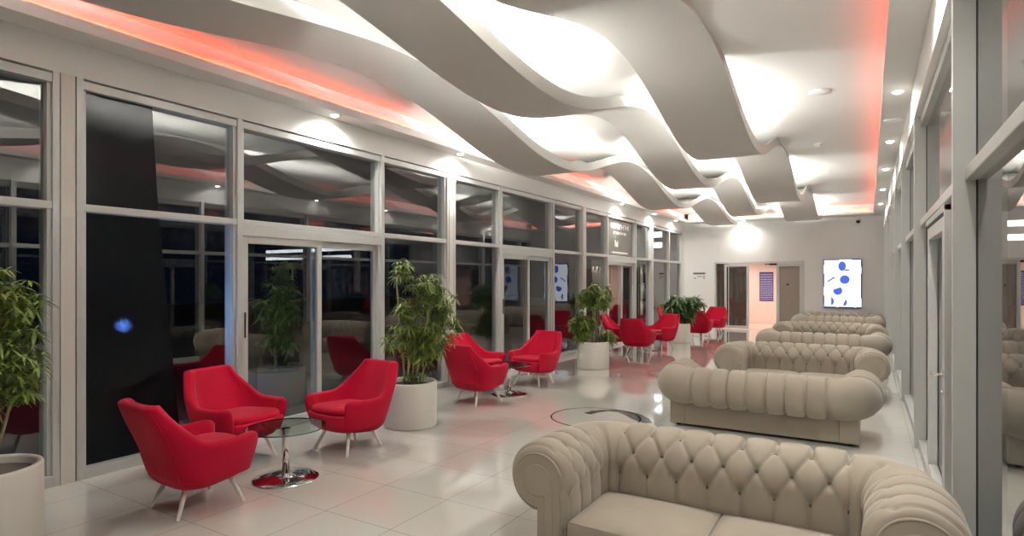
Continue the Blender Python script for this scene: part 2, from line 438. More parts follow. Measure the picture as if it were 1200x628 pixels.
shape('cap_shape', [disc_pts(x, z, .10, .14), disc_pts(x2, z2, .075, .022, y=-.0645)], M_blue)
x, z = uv(295, 277); shape('disc_shape', [disc_pts(x, z, .128, .128)], M_blue)
x, z = uv(235, 390); shape('bowl_shape', [disc_pts(x - .02, z + .01, .12, .125, 165, 415)], M_blue)
x, z = uv(160, 492); shape('half_disc_shape', [disc_pts(x, z, .085, .115, -85, 85)], M_blue)
x, z = uv(295, 500); shape('half_disc_shape', [disc_pts(x - .01, z, .07, .10, -120, 60)], M_blue)
a, b_ = uv(128, 298), uv(188, 258); dx, dz = b_[0] - a[0], b_[1] - a[1]; L_ = math.hypot(dx, dz); nx, nz = -dz / L_ * .018, dx / L_ * .018
c_ = uv(208, 268); d_ = uv(185, 246)
shape('brush_shape', [[(a[0] - nx, -.064, a[1] - nz), (b_[0] - nx, -.064, b_[1] - nz), (b_[0] + nx, -.064, b_[1] + nz), (a[0] + nx, -.064, a[1] + nz)],
                      [(b_[0] - .03, -.0645, b_[1] - .03), (c_[0], -.0645, c_[1]), (d_[0], -.0645, d_[1])]], M_blue)
def dash(*a): box('border_dash', *a, M_navy, root)
for (u0, u1) in ((0, .42), (.74, 1)): dash(-SW / 2 + u0 * SW, -SW / 2 + u1 * SW, -.066, -.063, SH - .03, SH)
for (u0, u1) in ((0, .34), (.4, .8), (.86, 1)): dash(-SW / 2 + u0 * SW, -SW / 2 + u1 * SW, -.066, -.063, 0, .03)
for (v0, v1) in ((.03, .25), (.43, .7), (.88, .975)): dash(-SW / 2, -SW / 2 + .028, -.0665, -.0625, v0 * SH, v1 * SH)
for (v0, v1) in ((.2, .7), (.83, .975)): dash(SW / 2 - .028, SW / 2, -.0665, -.0625, v0 * SH, v1 * SH)

# ------------------------------------------------------------------ ceiling waves
def wave(name, xl, xr, keys, yend, label, slant=0.0):
    """keys: hollows and crests of the underside as (y, z), joined by half cosines"""
    y0 = keys[0][0]
    th = .13
    def z(y):
        for (ya, za), (yb_, zb) in zip(keys, keys[1:]):
            if y <= yb_: break
        t = max(0, min(1, (y - ya) / (yb_ - ya))); return za + (zb - za) * (.5 - .5 * math.cos(math.pi * t))
    def off(y): return slant * max(0, y - 7)
    N = 220; bm = bmesh.new(); prev = None
    ys = [y0 + (yend - y0) * i / N for i in range(N + 1)]
    for y in ys:
        zz = min(z(y), CEIL - .012); zt = min(z(y) + th, CEIL - .004); o_ = off(y)
        zi = max(min(z(y) + .03, CEIL - .008), zz + .003); zt = max(zt, zi + .001); lp = .025
        r = [bm.verts.new(p) for p in ((xl + o_, y, zz), (xr + o_, y, zz), (xr + o_, y, zt), (xr - lp + o_, y, zt), (xr - lp + o_, y, zi), (xl + lp + o_, y, zi), (xl + lp + o_, y, zt), (xl + o_, y, zt))]
        if prev:
            for i in range(8): bm.faces.new([prev[i], prev[(i + 1) % 8], r[(i + 1) % 8], r[i]])
        else: bm.faces.new(r)
        prev = r
    bm.faces.new(prev)
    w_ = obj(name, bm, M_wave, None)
    md = w_.modifiers.new('bevel', 'BEVEL'); md.width = .006; md.segments = 1; md.limit_method = 'ANGLE'; md.angle_limit = R(60)
    for p in w_.data.polygons: p.use_smooth = False
    tag(w_, label, 'ceiling panel', 'wave panels of the ceiling')
    # a light strip in every hollow
    for q in range(1, len(keys)):
        (ya, za), (yb_, zb) = keys[q - 1], keys[q]
        if zb > za: continue                       # the slope running down into a hollow
        ys_ = [ya + (yb_ - ya) * (.30 + .80 * i / 12) for i in range(13)]
        for xm in (xl + .055, xr - .055):
            if ya < 0 and xm < -4.4: continue          # no strip on the wall side of the first hollow
            bm = bmesh.new(); pv = None; hw_ = .009 if xm < -4.4 else .025      # slimmer on the wall side
            for y in ys_:
                if y < y0 + .1 or y > yend - .1: continue
                zt = z(y) + .036; o_ = off(y)
                r = [bm.verts.new(p) for p in ((xm - hw_ + o_, y, zt), (xm + hw_ + o_, y, zt), (xm + hw_ + o_, y, zt + .012), (xm - hw_ + o_, y, zt + .012))]
                if pv:
                    for j in range(4): bm.faces.new([pv[j], pv[(j + 1) % 4], r[(j + 1) % 4], r[j]])
                pv = r
            if len(bm.faces): tag(obj('light_strip', bm, M_led3 if ya < 0 and xl > -4 else M_ledn if ya < 0 else M_led if ya < 12 else M_led2, w_), 'glowing white light strip')
            else: bm.free()
    return w_
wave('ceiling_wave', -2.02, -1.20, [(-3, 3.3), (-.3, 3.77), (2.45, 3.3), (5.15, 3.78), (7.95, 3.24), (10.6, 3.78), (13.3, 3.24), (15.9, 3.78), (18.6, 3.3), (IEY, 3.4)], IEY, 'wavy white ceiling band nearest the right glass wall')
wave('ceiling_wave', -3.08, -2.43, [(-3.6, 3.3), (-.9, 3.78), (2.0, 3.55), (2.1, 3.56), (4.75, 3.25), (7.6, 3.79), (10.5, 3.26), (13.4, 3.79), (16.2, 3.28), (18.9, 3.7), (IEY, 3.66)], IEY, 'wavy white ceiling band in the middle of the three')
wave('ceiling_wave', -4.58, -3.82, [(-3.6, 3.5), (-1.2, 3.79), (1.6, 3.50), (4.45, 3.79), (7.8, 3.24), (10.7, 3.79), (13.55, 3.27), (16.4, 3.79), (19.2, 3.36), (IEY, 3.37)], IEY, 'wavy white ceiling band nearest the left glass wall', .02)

# ------------------------------------------------------------------ downlights and ceiling fittings
def downlight(x, y, z, label, energy=SPOT_W):
    root = empty('downlight', (x, y, z)); tag(root, label, 'downlight', 'round recessed downlights')
    bm = bmesh.new(); add_lathe(bm, [(.045, -.002), (.058, -.006), (.062, 0), (.045, .0)], n=24, capb=False, capt=False); obj('trim_ring', bm, M_white, root, True)
    bm = bmesh.new(); add_lathe(bm, [(.044, -.002), (.043, -.008), (.034, -.016), (.015, -.021)], n=24); obj('lens', bm, M_lens, root, True)
    ld = bpy.data.lights.new('downlight_lamp', 'SPOT'); ld.energy = energy; ld.spot_size = R(165); ld.spot_blend = 1.0
    ld.color = (1, .98, .94); ld.shadow_soft_size = .04
    lo = bpy.data.objects.new('lamp', ld); COL.objects.link(lo); lo.parent = root; lo.location = (0, 0, -.03)
for y, t in ((-.8, 'outside'), (4.75, 'second tall window'), (7.2, 'third column of the left glass wall'), (14.0, 'far poster door'), (16.6, 'last column'), (18.8, 'last left window')):
    downlight(-5.27, y, SOF, {
        -.8: 'lit downlight in the left soffit behind the viewer',
        4.75: 'lit downlight in the left soffit above the nearest glass sliding door', 7.2: 'lit downlight in the left soffit above the tall plant and second column',
        14.0: 'lit downlight in the left soffit above the door with the poster', 16.6: 'lit downlight in the left soffit, second from the end wall',
        18.8: 'lit downlight in the left soffit nearest the end wall'}[y], SPOT_W * (1 if y < 13 else 1.1))
for y, t in ((1.5, 'nearest the viewer'), (4.4, 'second from the viewer'), (7.1, 'just before the round speaker disc'), (9.6, 'just past the round speaker disc'), (11.95, 'two past the round speaker disc'), (14.6, 'second from the end wall'), (17.3, 'nearest the end wall')):
    downlight(.25, y, SOF, 'lit downlight in the right soffit, ' + t, SPOT_W * (1.5 if y < 5 else 1))
downlight(-3.45, EY - .3, SOF, 'lit downlight in the end soffit above the sliding door', SPOT_W * .7)
downlight(-2.0, 22, 2.7, 'lit downlight in the pink room beyond the end door', 170)
downlight(-4.0, 22, 2.7, 'lit downlight on the left in the pink room beyond the end door', 170)
def ceil_disc(name, x, y, z, r, label, cat, dark=False):
    bm = bmesh.new(); add_lathe(bm, [(r, 0), (r, -.012), (r * .86, -.02), (r * .4, -.024)], n=32)
    bmesh.ops.translate(bm, verts=bm.verts, vec=(0, 0, 0))
    o = obj(name, bm, M_white, None, True); o.location = (x, y, z); tag(o, label, cat)
    if dark:
        bm = bmesh.new(); add_lathe(bm, [(r * .4, -.02), (r * .36, -.05), (r * .1, -.055)], n=20); obj('sensor_head', bm, M_alu, o, True)
ceil_disc('ceiling_speaker', -.49, 7.7, CEIL, .115, 'flat round white disc on the ceiling right of the nearest wave', 'ceiling speaker')
ceil_disc('smoke_detector', -.68, 10.63, CEIL, .075, 'small white smoke detector on the ceiling, beyond the round disc', 'smoke detector', True)
ceil_disc('soffit_speaker', .25, 8.3, SOF, .1, 'flat round disc in the right soffit between downlights', 'ceiling speaker')
root = empty('security_camera', (-.27, EY, 3.36)); tag(root, 'small black dome camera high on the end wall above the screen', 'camera')
bm = bmesh.new(); add_box(bm, -.05, .05, -.05, -.002, -.03, .05); obj('bracket', bm, M_white, root, bevel=.006)
bm = bmesh.new(); add_lathe(bm, [(.055, .0), (.055, -.03), (.04, -.07), (.01, -.085)], (0, -.07, .02), 20); obj('dome', bm, M_black, root, True)

# ------------------------------------------------------------------ floor inlays
def inlay(cx, cy, first):
    bm = bmesh.new(); n = 96
    ri, ro = .507, .525
    for rr in ((ri, ro),):
        vs = [[bm.verts.new((cx + r_ * math.cos(2 * math.pi * i / n), cy + r_ * math.sin(2 * math.pi * i / n), z_)) for i in range(n)] for r_, z_ in ((ro, 0), (ro, .0015), (ri, .0015), (ri, 0))]
        for a, b_ in zip(vs, vs[1:]):
            for i in range(n): bm.faces.new([a[i], a[(i + 1) % n], b_[(i + 1) % n], b_[i]])
    o = obj('inlay_ring', bm, M_inlay, floor)
    bm = bmesh.new()
    pts = []; N = 26
    path = [(-.16, .12), (-.12, .27), (-.02, .42), (.14, .46), (.32, .36), (.48, .20), (.62, .06)]
    wd = [.10, .11, .085, .12, .20, .20, .10]
    def samp(t):
        t *= len(path) - 1; i = min(int(t), len(path) - 2); f = t - i; f = f
        return [path[i][k] * (1 - f) + path[i + 1][k] * f for k in (0, 1)], wd[i] * (1 - f) + wd[i + 1] * f
    Lf, Rt = [], []
    for i in range(N + 1):
        p, w_ = samp(i / N); q, _ = samp(min(1, i / N + .01)); q0, _ = samp(max(0, i / N - .01))
        tx, ty = q[0] - q0[0], q[1] - q0[1]; l_ = math.hypot(tx, ty); nx, ny = -ty / l_, tx / l_
        Lf.append((cx + p[0] + nx * w_ / 2, cy + p[1] + ny * w_ / 2)); Rt.append((cx + p[0] - nx * w_ / 2, cy + p[1] - ny * w_ / 2))
    for i in range(N):
        q = [Lf[i], Lf[i + 1], Rt[i + 1], Rt[i]]
        add_prism(bm, [(x, y, 0) for x, y in q], (0, 0, .0015))
    obj('inlay_mark', bm, M_inlay, floor)
for k, yy in enumerate((6.41, 10.1, 13.75)): inlay(-2.74 - .03 * k, yy, k == 0)

# ------------------------------------------------------------------ sofas
def build_sofa():
    root = empty('chesterfield_sofa')
    BW, TH = .91, .17                     # half width at the base, wall thickness
    yf, ybk = -.38, .38
    xi, yb, rc = BW - TH, ybk - TH, .10
    nc, zc, RR = .168, .452, .178
    # profile
    prof = [(-.002, .20 + .0295 * i) for i in range(8)]
    NP0 = len(prof)
    a0, a1 = 182, -78; K = 52
    for i in range(K + 1):
        a = R(a0 + (a1 - a0) * i / K); prof.append((nc + RR * math.cos(a), zc + RR * math.sin(a)))
    prof += [(.19, .275), (.165, .275)]
    tl = [0]
    for p, q in zip(prof, prof[1:]): tl.append(tl[-1] + math.hypot(q[0] - p[0], q[1] - p[1]))
    def ang_t(deg):
        i = NP0 + (deg - a0) / (a1 - a0) * K; f = i - int(i); i = int(i)
        return tl[i] * (1 - f) + tl[i + 1] * f
    t0 = .18; dt = .138
    # path: list of (pos, outward normal, zone, u)
    path = []
    step = .0085
    la = (yb - rc) - yf; na = int(la / step)
    us = .152
    for i in range(na + 1):
        y = yf + la * i / na; path.append(((-xi, y), (-1, 0), 0, (la - (y - yf)) / us))
    ncn = 22
    for i in range(1, ncn):
        a = R(180 - 90 * i / ncn); path.append(((-xi + rc + rc * math.cos(a), yb - rc + rc * math.sin(a)), (math.cos(a), math.sin(a)), 1, i / ncn))
    lb = 2 * (xi - rc); nb = int(lb / step); ub = lb / 7
    for i in range(nb + 1):
        x = -xi + rc + lb * i / nb; path.append(((x, yb), (0, 1), 0, (x + xi - rc) / ub))
    for i in range(1, ncn):
        a = R(90 - 90 * i / ncn); path.append(((xi - rc + rc * math.cos(a), yb - rc + rc * math.sin(a)), (math.cos(a), math.sin(a)), 1, i / ncn))
    for i in range(na + 1):
        y = yb - rc - la * i / na; path.append(((xi, y), (1, 0), 0, (yb - rc - y) / us))
    pn = []
    for i in range(len(prof)):
        p, q = prof[max(0, i - 1)], prof[min(len(prof) - 1, i + 1)]
        d = (q[0] - p[0], q[1] - p[1]); l_ = math.hypot(*d); pn.append((-d[1] / l_, d[0] / l_))
    A = .027; eps = .02
    def s_(x): return abs(math.sin(math.pi * x))
    def near(x): return abs(x - round(x))
    def puff(zone, u, t):
        v = (t - t0) / dt
        if zone == 1:
            h = .25 + .75 * s_(u) ** .45
            if v < 2.2: h -= .9 * math.exp(-((u - .5) / .07) ** 2)
            return A * h
        if v < 0:
            h = .1 + .9 * s_(u) ** .3 - .45 * math.exp(-(near(u) / .045) ** 2)
        elif v <= 2:
            p, q = u + v / 2, u - v / 2
            h = .1 + .9 * (s_(p) * s_(q)) ** .3
            h -= .28 * math.exp(-(near(p) / .05) ** 2) + .28 * math.exp(-(near(q) / .05) ** 2)
        else:
            w_ = min(1, (v - 2) / .5)
            h = .1 + .9 * s_(u) ** .3 - (.45 + .25 * w_) * math.exp(-(near(u) / .05) ** 2)
            h *= 1 + .25 * w_
        for bu, bv in ((round(u), 0), (math.floor(u) + .5, 1), (round(u), 2)):
            d = math.hypot((u - bu) * 1.1, (v - bv) * .85); h -= .75 * math.exp(-(d / .12) ** 2)
        return A * h
    bm = bmesh.new(); grid = []
    for (pos, nrm, zone, u) in path:
        row = []
        for (pp, t, nn) in zip(prof, tl, pn):
            h = puff(zone, u, t)
            fade = min(1, t / .05) * min(1, (tl[-1] - t) / .05)
            h *= fade
            de = pos[1] - yf                        # the roll is rounded off towards the arm front
            if zone == 0 and abs(abs(pos[0]) - xi) < .001 and de < .06 and t > .2:
                h = h * min(1, de / .06) - .028 * (1 - math.sqrt(max(0, 1 - (1 - de / .06) ** 2))) + .01
            n_ = pp[0] + nn[0] * h; z_ = pp[1] + nn[1] * h
            if zone == 1: n_ = max(n_, -rc + .006)
            row.append(bm.verts.new((pos[0] + nrm[0] * n_, pos[1] + nrm[1] * n_, z_)))
        grid.append(row)
    for a, b_ in zip(grid, grid[1:]):
        for j in range(len(prof) - 1): bm.faces.new([a[j], a[j + 1], b_[j + 1], b_[j]])
    bm.faces.new(grid[0]); bm.faces.new(grid[-1][::-1])
    obj('tufted_back_and_arms', bm, M_sofa, root, True)
    # buttons
    tmp = bmesh.new(); add_lathe(tmp, [(.0125, 0), (.0115, .006), (.006, .009)], n=10)
    bme = bpy.data.meshes.new('tuft_button'); tmp.to_mesh(bme); tmp.free(); bme.materials.append(M_button)
    def button(pos, nrm, v):
        t = t0 + v * dt
        j = min(range(len(tl)), key=lambda k: abs(tl[k] - t))
        h = -.014
        n_ = prof[j][0] + pn[j][0] * h; z_ = prof[j][1] + pn[j][1] * h
        c = Vector((pos[0] + nrm[0] * n_, pos[1] + nrm[1] * n_, z_))
        ax = Vector((nrm[0] * pn[j][0], nrm[1] * pn[j][0], pn[j][1]))
        bo = bpy.data.objects.new('tuft_button', bme); COL.objects.link(bo); bo.parent = root
        bo.matrix_local = Matrix.Translation(c) @ ax.to_track_quat('Z', 'Y').to_matrix().to_4x4()
    for v in (0, 1, 2):
        for k in range(8):
            x = -xi + rc + ub * (k + (.5 if v == 1 else 0))
            if k == 7 and v == 1: continue
            button((x, yb), (0, 1), v)
        for sgn in (-1, 1):
            for k in range(4):
                d = us * (k + (.5 if v == 1 else 0))
                if d > la - .04: continue
                button((sgn * xi, yb - rc - d), (sgn, 0), v)
    # base
    bm = bmesh.new()
    add_box(bm, -BW, -BW + TH, yf + .012, ybk, .03, .30); add_box(bm, BW - TH, BW, yf + .012, ybk, .03, .30)
    add_box(bm, -BW + TH, BW - TH, ybk - TH, ybk, .03, .30); add_box(bm, -BW + TH, BW - TH, yf + .03, ybk - TH, .03, .18)
    obj('base', bm, M_sofa, root, bevel=.008)
    for sx in (-1, 1):
        for sy in (-1, 1):
            bm = bmesh.new(); add_lathe(bm, [(.022, 0), (.03, .045)], (sx * (BW - .08), sy * (ybk - .08), 0), 14); obj('foot', bm, M_black, root)
    # cushions
    for sx in (-1, 1):
        bm = bmesh.new(); x0, x1 = (.004, xi - .02) if sx > 0 else (-xi + .02, -.004)
        NX, NY_ = 26, 20; y0, y1 = yf - .012, yb - .02; gr = []
        tops = []
        for i in range(NX + 1):
            r_ = []
            for j in range(NY_ + 1):
                a, b_ = 2 * i / NX - 1, 2 * j / NY_ - 1
                dome = (1 - abs(a) ** 4) * (1 - abs(b_) ** 4)
                r_.append((x0 + (x1 - x0) * i / NX, y0 + (y1 - y0) * j / NY_, dome))
            tops.append(r_)
        T = [[bm.verts.new((x, y, .245 + .036 * d ** .5)) for x, y, d in r_] for r_ in tops]
        B = [[bm.verts.new((x, y, .165)) for x, y, d in r_] for r_ in tops]
        for i in range(NX):
            for j in range(NY_):
                bm.faces.new([T[i][j], T[i + 1][j], T[i + 1][j + 1], T[i][j + 1]])
                bm.faces.new([B[i][j], B[i][j + 1], B[i + 1][j + 1], B[i + 1][j]])
        for i in range(NX):
            bm.faces.new([T[i][0], B[i][0], B[i + 1][0], T[i + 1][0]]); bm.faces.new([T[i][-1], T[i + 1][-1], B[i + 1][-1], B[i][-1]])
        for j in range(NY_):
            bm.faces.new([T[0][j], T[0][j + 1], B[0][j + 1], B[0][j]]); bm.faces.new([T[-1][j], B[-1][j], B[-1][j + 1], T[-1][j + 1]])
        cu = obj('seat_cushion', bm, M_sofa, root, True, bevel=.008)
        bm = bmesh.new(); zz = .244; e_ = .006
        add_tube(bm, [(x0 + e_, y0 + e_, zz), (x1 - e_, y0 + e_, zz), (x1 - e_, y1 - e_, zz), (x0 + e_, y1 - e_, zz)], .0055, 8, closed=True)
        obj('piping', bm, M_sofa, cu, True)
    # arm fronts: a keyhole panel with two lines of piping
    for sx in (-1, 1):
        def outline(rad, n0, n1, zb):
            p = [(n0, zb)]
            aS = math.degrees(math.acos(max(-1, min(1, (n0 - nc) / rad))))
            aE = math.degrees(math.acos(max(-1, min(1, (n1 - nc) / rad))))
            aS, aE = 360 - aS, -aE
            for i in range(31):
                a = R(aS + (aE - aS) * i / 30); p.append((nc + rad * math.cos(a), zc + rad * math.sin(a)))
            return p + [(n1, zb)]
        def put(pts, y): return [(sx * (xi + n), y, z) for n, z in pts]
        bm = bmesh.new(); add_prism(bm, put(outline(RR * .88, .02, TH - .002, .032), yf + .03), (0, -.042, 0))
        pa = obj('arm_front', bm, M_sofa, root, bevel=.008, segs=3)
        bm = bmesh.new(); add_prism(bm, put(outline(RR * .52, .062, TH - .045, .034), yf - .008), (0, -.012, 0))
        obj('inset_panel', bm, M_sofa, pa, bevel=.008, segs=3)
        bm = bmesh.new(); add_tube(bm, put(outline(RR * .86, .024, TH - .006, .034), yf - .012), .0055, 8)
        obj('piping', bm, M_sofa, pa, True)
    return root
sofa = build_sofa()
# (centre x, y of the base's back plane, faces the viewer?, label)
SOF_LIST = [(-.73, 3.76, True, 'nearest beige tufted sofa, cut off by the bottom edge of the photo'),
            (-.985, 6.52, False, 'beige tufted sofa seen from behind, directly behind the nearest one'),
            (-.87, 9.80, True, 'beige tufted sofa facing the viewer, its front hidden by the nearest turned sofa'),
            (-.76, 11.9, False, 'beige tufted sofa seen from behind, fourth in the row'),
            (-.765, 15.1, True, 'beige tufted sofa facing the viewer, fifth in the row'),
            (-.735, 17.7, False, 'beige tufted sofa seen from behind, second from the end wall'),
            (-.735, 20.0, True, 'furthest beige tufted sofa, under the lit screen on the end wall')]
for i, (x, y, fwd, lab) in enumerate(SOF_LIST):
    o = sofa if i == 0 else copy_tree(sofa)
    o.location = (x, y - .38 if fwd else y + .38, 0); o.rotation_euler = (0, 0, 0 if fwd else math.pi)
    tag(o, lab, 'sofa', 'row of tufted sofas')

# ------------------------------------------------------------------ red tub chairs (front = +Y)
def sm(a, b, x):
    t = max(0, min(1, (x - a) / (b - a))); return t * t * (3 - 2 * t)
def build_chair():
    root = empty('tub_chair')
    def spow(v, p): return math.copysign(abs(v) ** p, v)
    def plan(phi, z, inset=0):
        """phi: 0 = front centre, 180 = back centre; returns x, y"""
        a = R(phi); c, s = math.cos(a), math.sin(a)
        k = sm(.17, .50, z)
        hw = .295 + .072 * k ** .8 - .10 * sm(.52, .80, z)
        fr = .31 + .05 * sm(.17, .46, z)
        bk = .24 + .055 * sm(.17, .45, z) + .155 * max(0, (z - .42) / .38)
        hw -= inset; fr -= inset; bk -= inset
        p = 2 / (3.4 + 3 * sm(.5, .8, z))
        x = hw * spow(s, p); y = (fr if c > 0 else bk) * spow(c, p)
        return x, y
    def rim(phi):
        d = abs(phi - 180)                                  # 0 at the back
        return .51 + .285 * (1 - max(0, min(1, (d - 49) / 46))) ** 2.5 + .01 * sm(90, 130, d)
    bm = bmesh.new()
    # tub bottom
    n = 72; rings = []
    lev = [.172, .178, .192, .22, .265, .335, .35]
    for q, z in enumerate(lev):
        ins = (.12, .075, .035, .01, 0, .0, .015)[q]
        rings.append([bm.verts.new((*plan(360 * i / n, z, ins), z + .03 * sm(-.1, .25, plan(360 * i / n, z, ins)[1]))) for i in range(n)])
    for a, b_ in zip(rings, rings[1:]):
        for i in range(n): bm.faces.new([a[i], a[(i + 1) % n], b_[(i + 1) % n], b_[i]])
    bm.faces.new(rings[0][::-1]); bm.faces.new(rings[-1])
    # wall: from the right arm front round the back to the left arm front
    ph0, ph1, m_ = 43, 317, 104; th = .068; prev = None
    for i in range(m_ + 1):
        phi = ph0 + (ph1 - ph0) * i / m_; top = rim(phi)
        e = min(i, m_ - i) / 7.0
        endk = 1 if e >= 1 else math.sqrt(max(0, 1 - (1 - e) ** 2))
        topz = .30 + (top - .30) * (.84 + .16 * endk)
        sec = []
        M_ = 12
        for j in range(M_ + 1):
            z = .24 + (topz - .025 - .24) * j / M_; x, y = plan(phi, z); sec.append((x, y, z))
        xo, yo = plan(phi, topz - .025); xn, yn = plan(phi, topz - .025, th * (.35 + .65 * endk))
        for j in range(1, 6):
            a = math.pi * j / 6; f = (1 - math.cos(a)) / 2
            sec.append((xo + (xn - xo) * f, yo + (yn - yo) * f, topz - .025 + .028 * math.sin(a)))
        for j in range(M_ + 1):
            z = topz - .025 - (topz - .025 - .24) * j / M_; x, y = plan(phi, z, th * (.35 + .65 * endk) + .03 * (j / M_)); sec.append((x, y, z))
        r = [bm.verts.new(p) for p in sec]
        if prev:
            for j in range(len(r)): bm.faces.new([prev[j], r[j], r[(j + 1) % len(r)], prev[(j + 1) % len(r)]])
        else: bm.faces.new(r)
        prev = r
    bm.faces.new(prev[::-1])
    obj('shell', bm, M_red, root, True)
    # cushion
    bm = bmesh.new(); rings = []; n = 48
    for z, ins, in ((.345, .085), (.35, .068), (.375, .06), (.40, .066), (.412, .085), (.418, .14), (.42, .22)):
        rings.append([])
        for i in range(n):
            x, y = plan(360 * i / n, .44, ins); y = y + (.02 if y > 0 else 0)
            rings[-1].append(bm.verts.new((x * .97, y, z + .02 * sm(-.1, .3, y))))
    for a, b_ in zip(rings, rings[1:]):
        for i in range(n): bm.faces.new([a[i], a[(i + 1) % n], b_[(i + 1) % n], b_[i]])
    bm.faces.new(rings[0][::-1]); bm.faces.new(rings[-1])
    obj('seat_cushion', bm, M_red, root, True)
    # back seam welt
    for sx in (-1, 1):
        bm = bmesh.new(); pts = []
        for j in range(10):
            z = .26 + .5 * j / 9; x, y = plan(180 + sx * 34, z); pts.append((x, y - .001, z))
        add_tube(bm, pts, .004, 6)
        obj('back_seam', bm, M_red, root, True)
    for (tx, ty, fx, fy) in ((.16, .15, .235, .225), (-.16, .15, -.235, .225), (.13, -.13, .19, -.22), (-.13, -.13, -.19, -.22)):
        bm = bmesh.new(); add_tube(bm, [(fx, fy, 0), (fx, fy, .004), (tx, ty, .21)], [.011, .0125, .019], 12); obj('leg', bm, M_leg, root, True)
    return root
chair = build_chair()
CH = [(-4.13, 2.44, -3, 'red tub chair nearest the viewer, turned away beside the first glass table', 'chairs round the nearest glass table'),
      (-4.86, 3.25, -84, 'red tub chair against the nearest window, in front of the black sheet', 'chairs round the nearest glass table'),
      (-4.255, 4.03, 175.5, 'red tub chair facing the viewer beside the tall plant', 'chairs round the nearest glass table'),
      (-4.42, 6.40, -8, 'red tub chair seen from behind, right of the tall plant', 'chairs round the second table'),
      (-4.96, 7.22, -91, 'red tub chair by the glass, partly behind the tall plant', 'chairs round the second table'),
      (-4.43, 8.0, 174, 'red tub chair facing the viewer, left of the middle planter', 'chairs round the second table'),
      (-4.96, 13.02, -82, 'red tub chair by the glass, just right of the middle planter', 'chairs round the third table'),
      (-4.28, 12.35, -2, 'red tub chair seen squarely from behind, right of the middle planter', 'chairs round the third table'),
      (-4.2, 13.7, 155, 'red tub chair directly in front of the low white-potted bush', 'chairs round the third table'),
      (-5.0, 17.5, -118, 'red tub chair by the glass whose back shows above its neighbour', 'chairs round the furthest table'),
      (-3.95, 16.3, -2, 'red tub chair seen from behind, just right of the low bush', 'chairs round the furthest table'),
      (-3.95, 18.15, 176, 'red tub chair furthest from the viewer, beside the end door', 'chairs round the furthest table')]
for i, (x, y, a, lab, g) in enumerate(CH):
    o = chair if i == 0 else copy_tree(chair)
    o.location = (x, y, 0); o.rotation_euler = (0, 0, R(a)); tag(o, lab, 'chair', g)

# ------------------------------------------------------------------ glass tables
def build_table():
    root = empty('glass_table')
    bm = bmesh.new(); add_lathe(bm, [(.30, .412), (.31, .416), (.31, .42), (.302, .424)], n=64); obj('table_top', bm, M_tglass, root)
    bm = bmesh.new(); add_lathe(bm, [(.306, .4125), (.3115, .415), (.3115, .421), (.306, .4235)], n=64, capb=False, capt=False); obj('glass_edge', bm, M_gedge, root, True)
    bm = bmesh.new(); add_lathe(bm, [(.028, .02), (.028, .39), (.028, .40)], n=24); obj('post', bm, M_chrome, root, True)
    bm = bmesh.new(); add_lathe(bm, [(.036, .398), (.036, .4115)], n=32); obj('mounting_plate', bm, M_chrome, root, bevel=.002)
    bm = bmesh.new(); add_lathe(bm, [(.255, 0), (.258, .006), (.25, .012), (.18, .018), (.08, .022), (.034, .026), (.03, .05)], n=64); obj('base', bm, M_chrome, root, True)
    return root
tab = build_table()
for i, (x, y, lab) in enumerate(((-4.037, 3.13, 'round glass table on a chrome disc foot between the three nearest red chairs'),
                                 (-4.33, 7.07, 'round glass table between the red chairs right of the tall plant'),
                                 (-4.27, 13.02, 'round glass table half hidden behind the red chair right of the middle planter'),
                                 (-4.12, 17.25, 'round glass table with the furthest red chairs near the end door'))):
    o = tab if i == 0 else copy_tree(tab)
    o.location = (x, y, 0); tag(o, lab, 'table', 'round glass side tables')

# ------------------------------------------------------------------ potted plants
RV = Vector((math.cos(THETA), math.sin(THETA), 0))       # only used to lay a crown out left to right
FV = Vector((-math.sin(THETA), math.cos(THETA), 0))
def add_leaf(bm, base, d, length, width, droop):
    d = d.normalized(); side = d.cross(Vector((0, 0, 1)))
    if side.length < .05: side = Vector((1, 0, 0))
    side.normalize(); up = side.cross(d)
    pr = [(0, .12), (.3, .85), (.6, 1), (.85, .6), (1, .02)]; last = None
    for t, w_ in pr:
        c = base + d * length * t - Vector((0, 0, droop * length * t * t))
        cup = up * (.12 * width * w_)
        r = [bm.verts.new(c + side * width * w_ * .5 + cup), bm.verts.new(c), bm.verts.new(c - side * width * w_ * .5 + cup)]
        if last:
            bm.faces.new([last[0], last[1], r[1], r[0]]); bm.faces.new([last[1], last[2], r[2], r[1]])
        last = r
def whorl(bm, c, rnd, size, nl, width, pet=.06):
    ax = Vector((rnd.gauss(0, .5), rnd.gauss(0, .5), 1)).normalized()
    ang0 = rnd.random() * 6.28; t = ax.orthogonal().normalized(); b_ = ax.cross(t)
    for k in range(nl):
        a = ang0 + 2 * math.pi * k / nl + rnd.uniform(-.15, .15)
        d = t * math.cos(a) + b_ * math.sin(a) + ax * rnd.uniform(-.25, .25)
        add_leaf(bm, c, d, size * rnd.uniform(.75, 1.15), width * rnd.uniform(.8, 1.2), rnd.uniform(.25, .6))
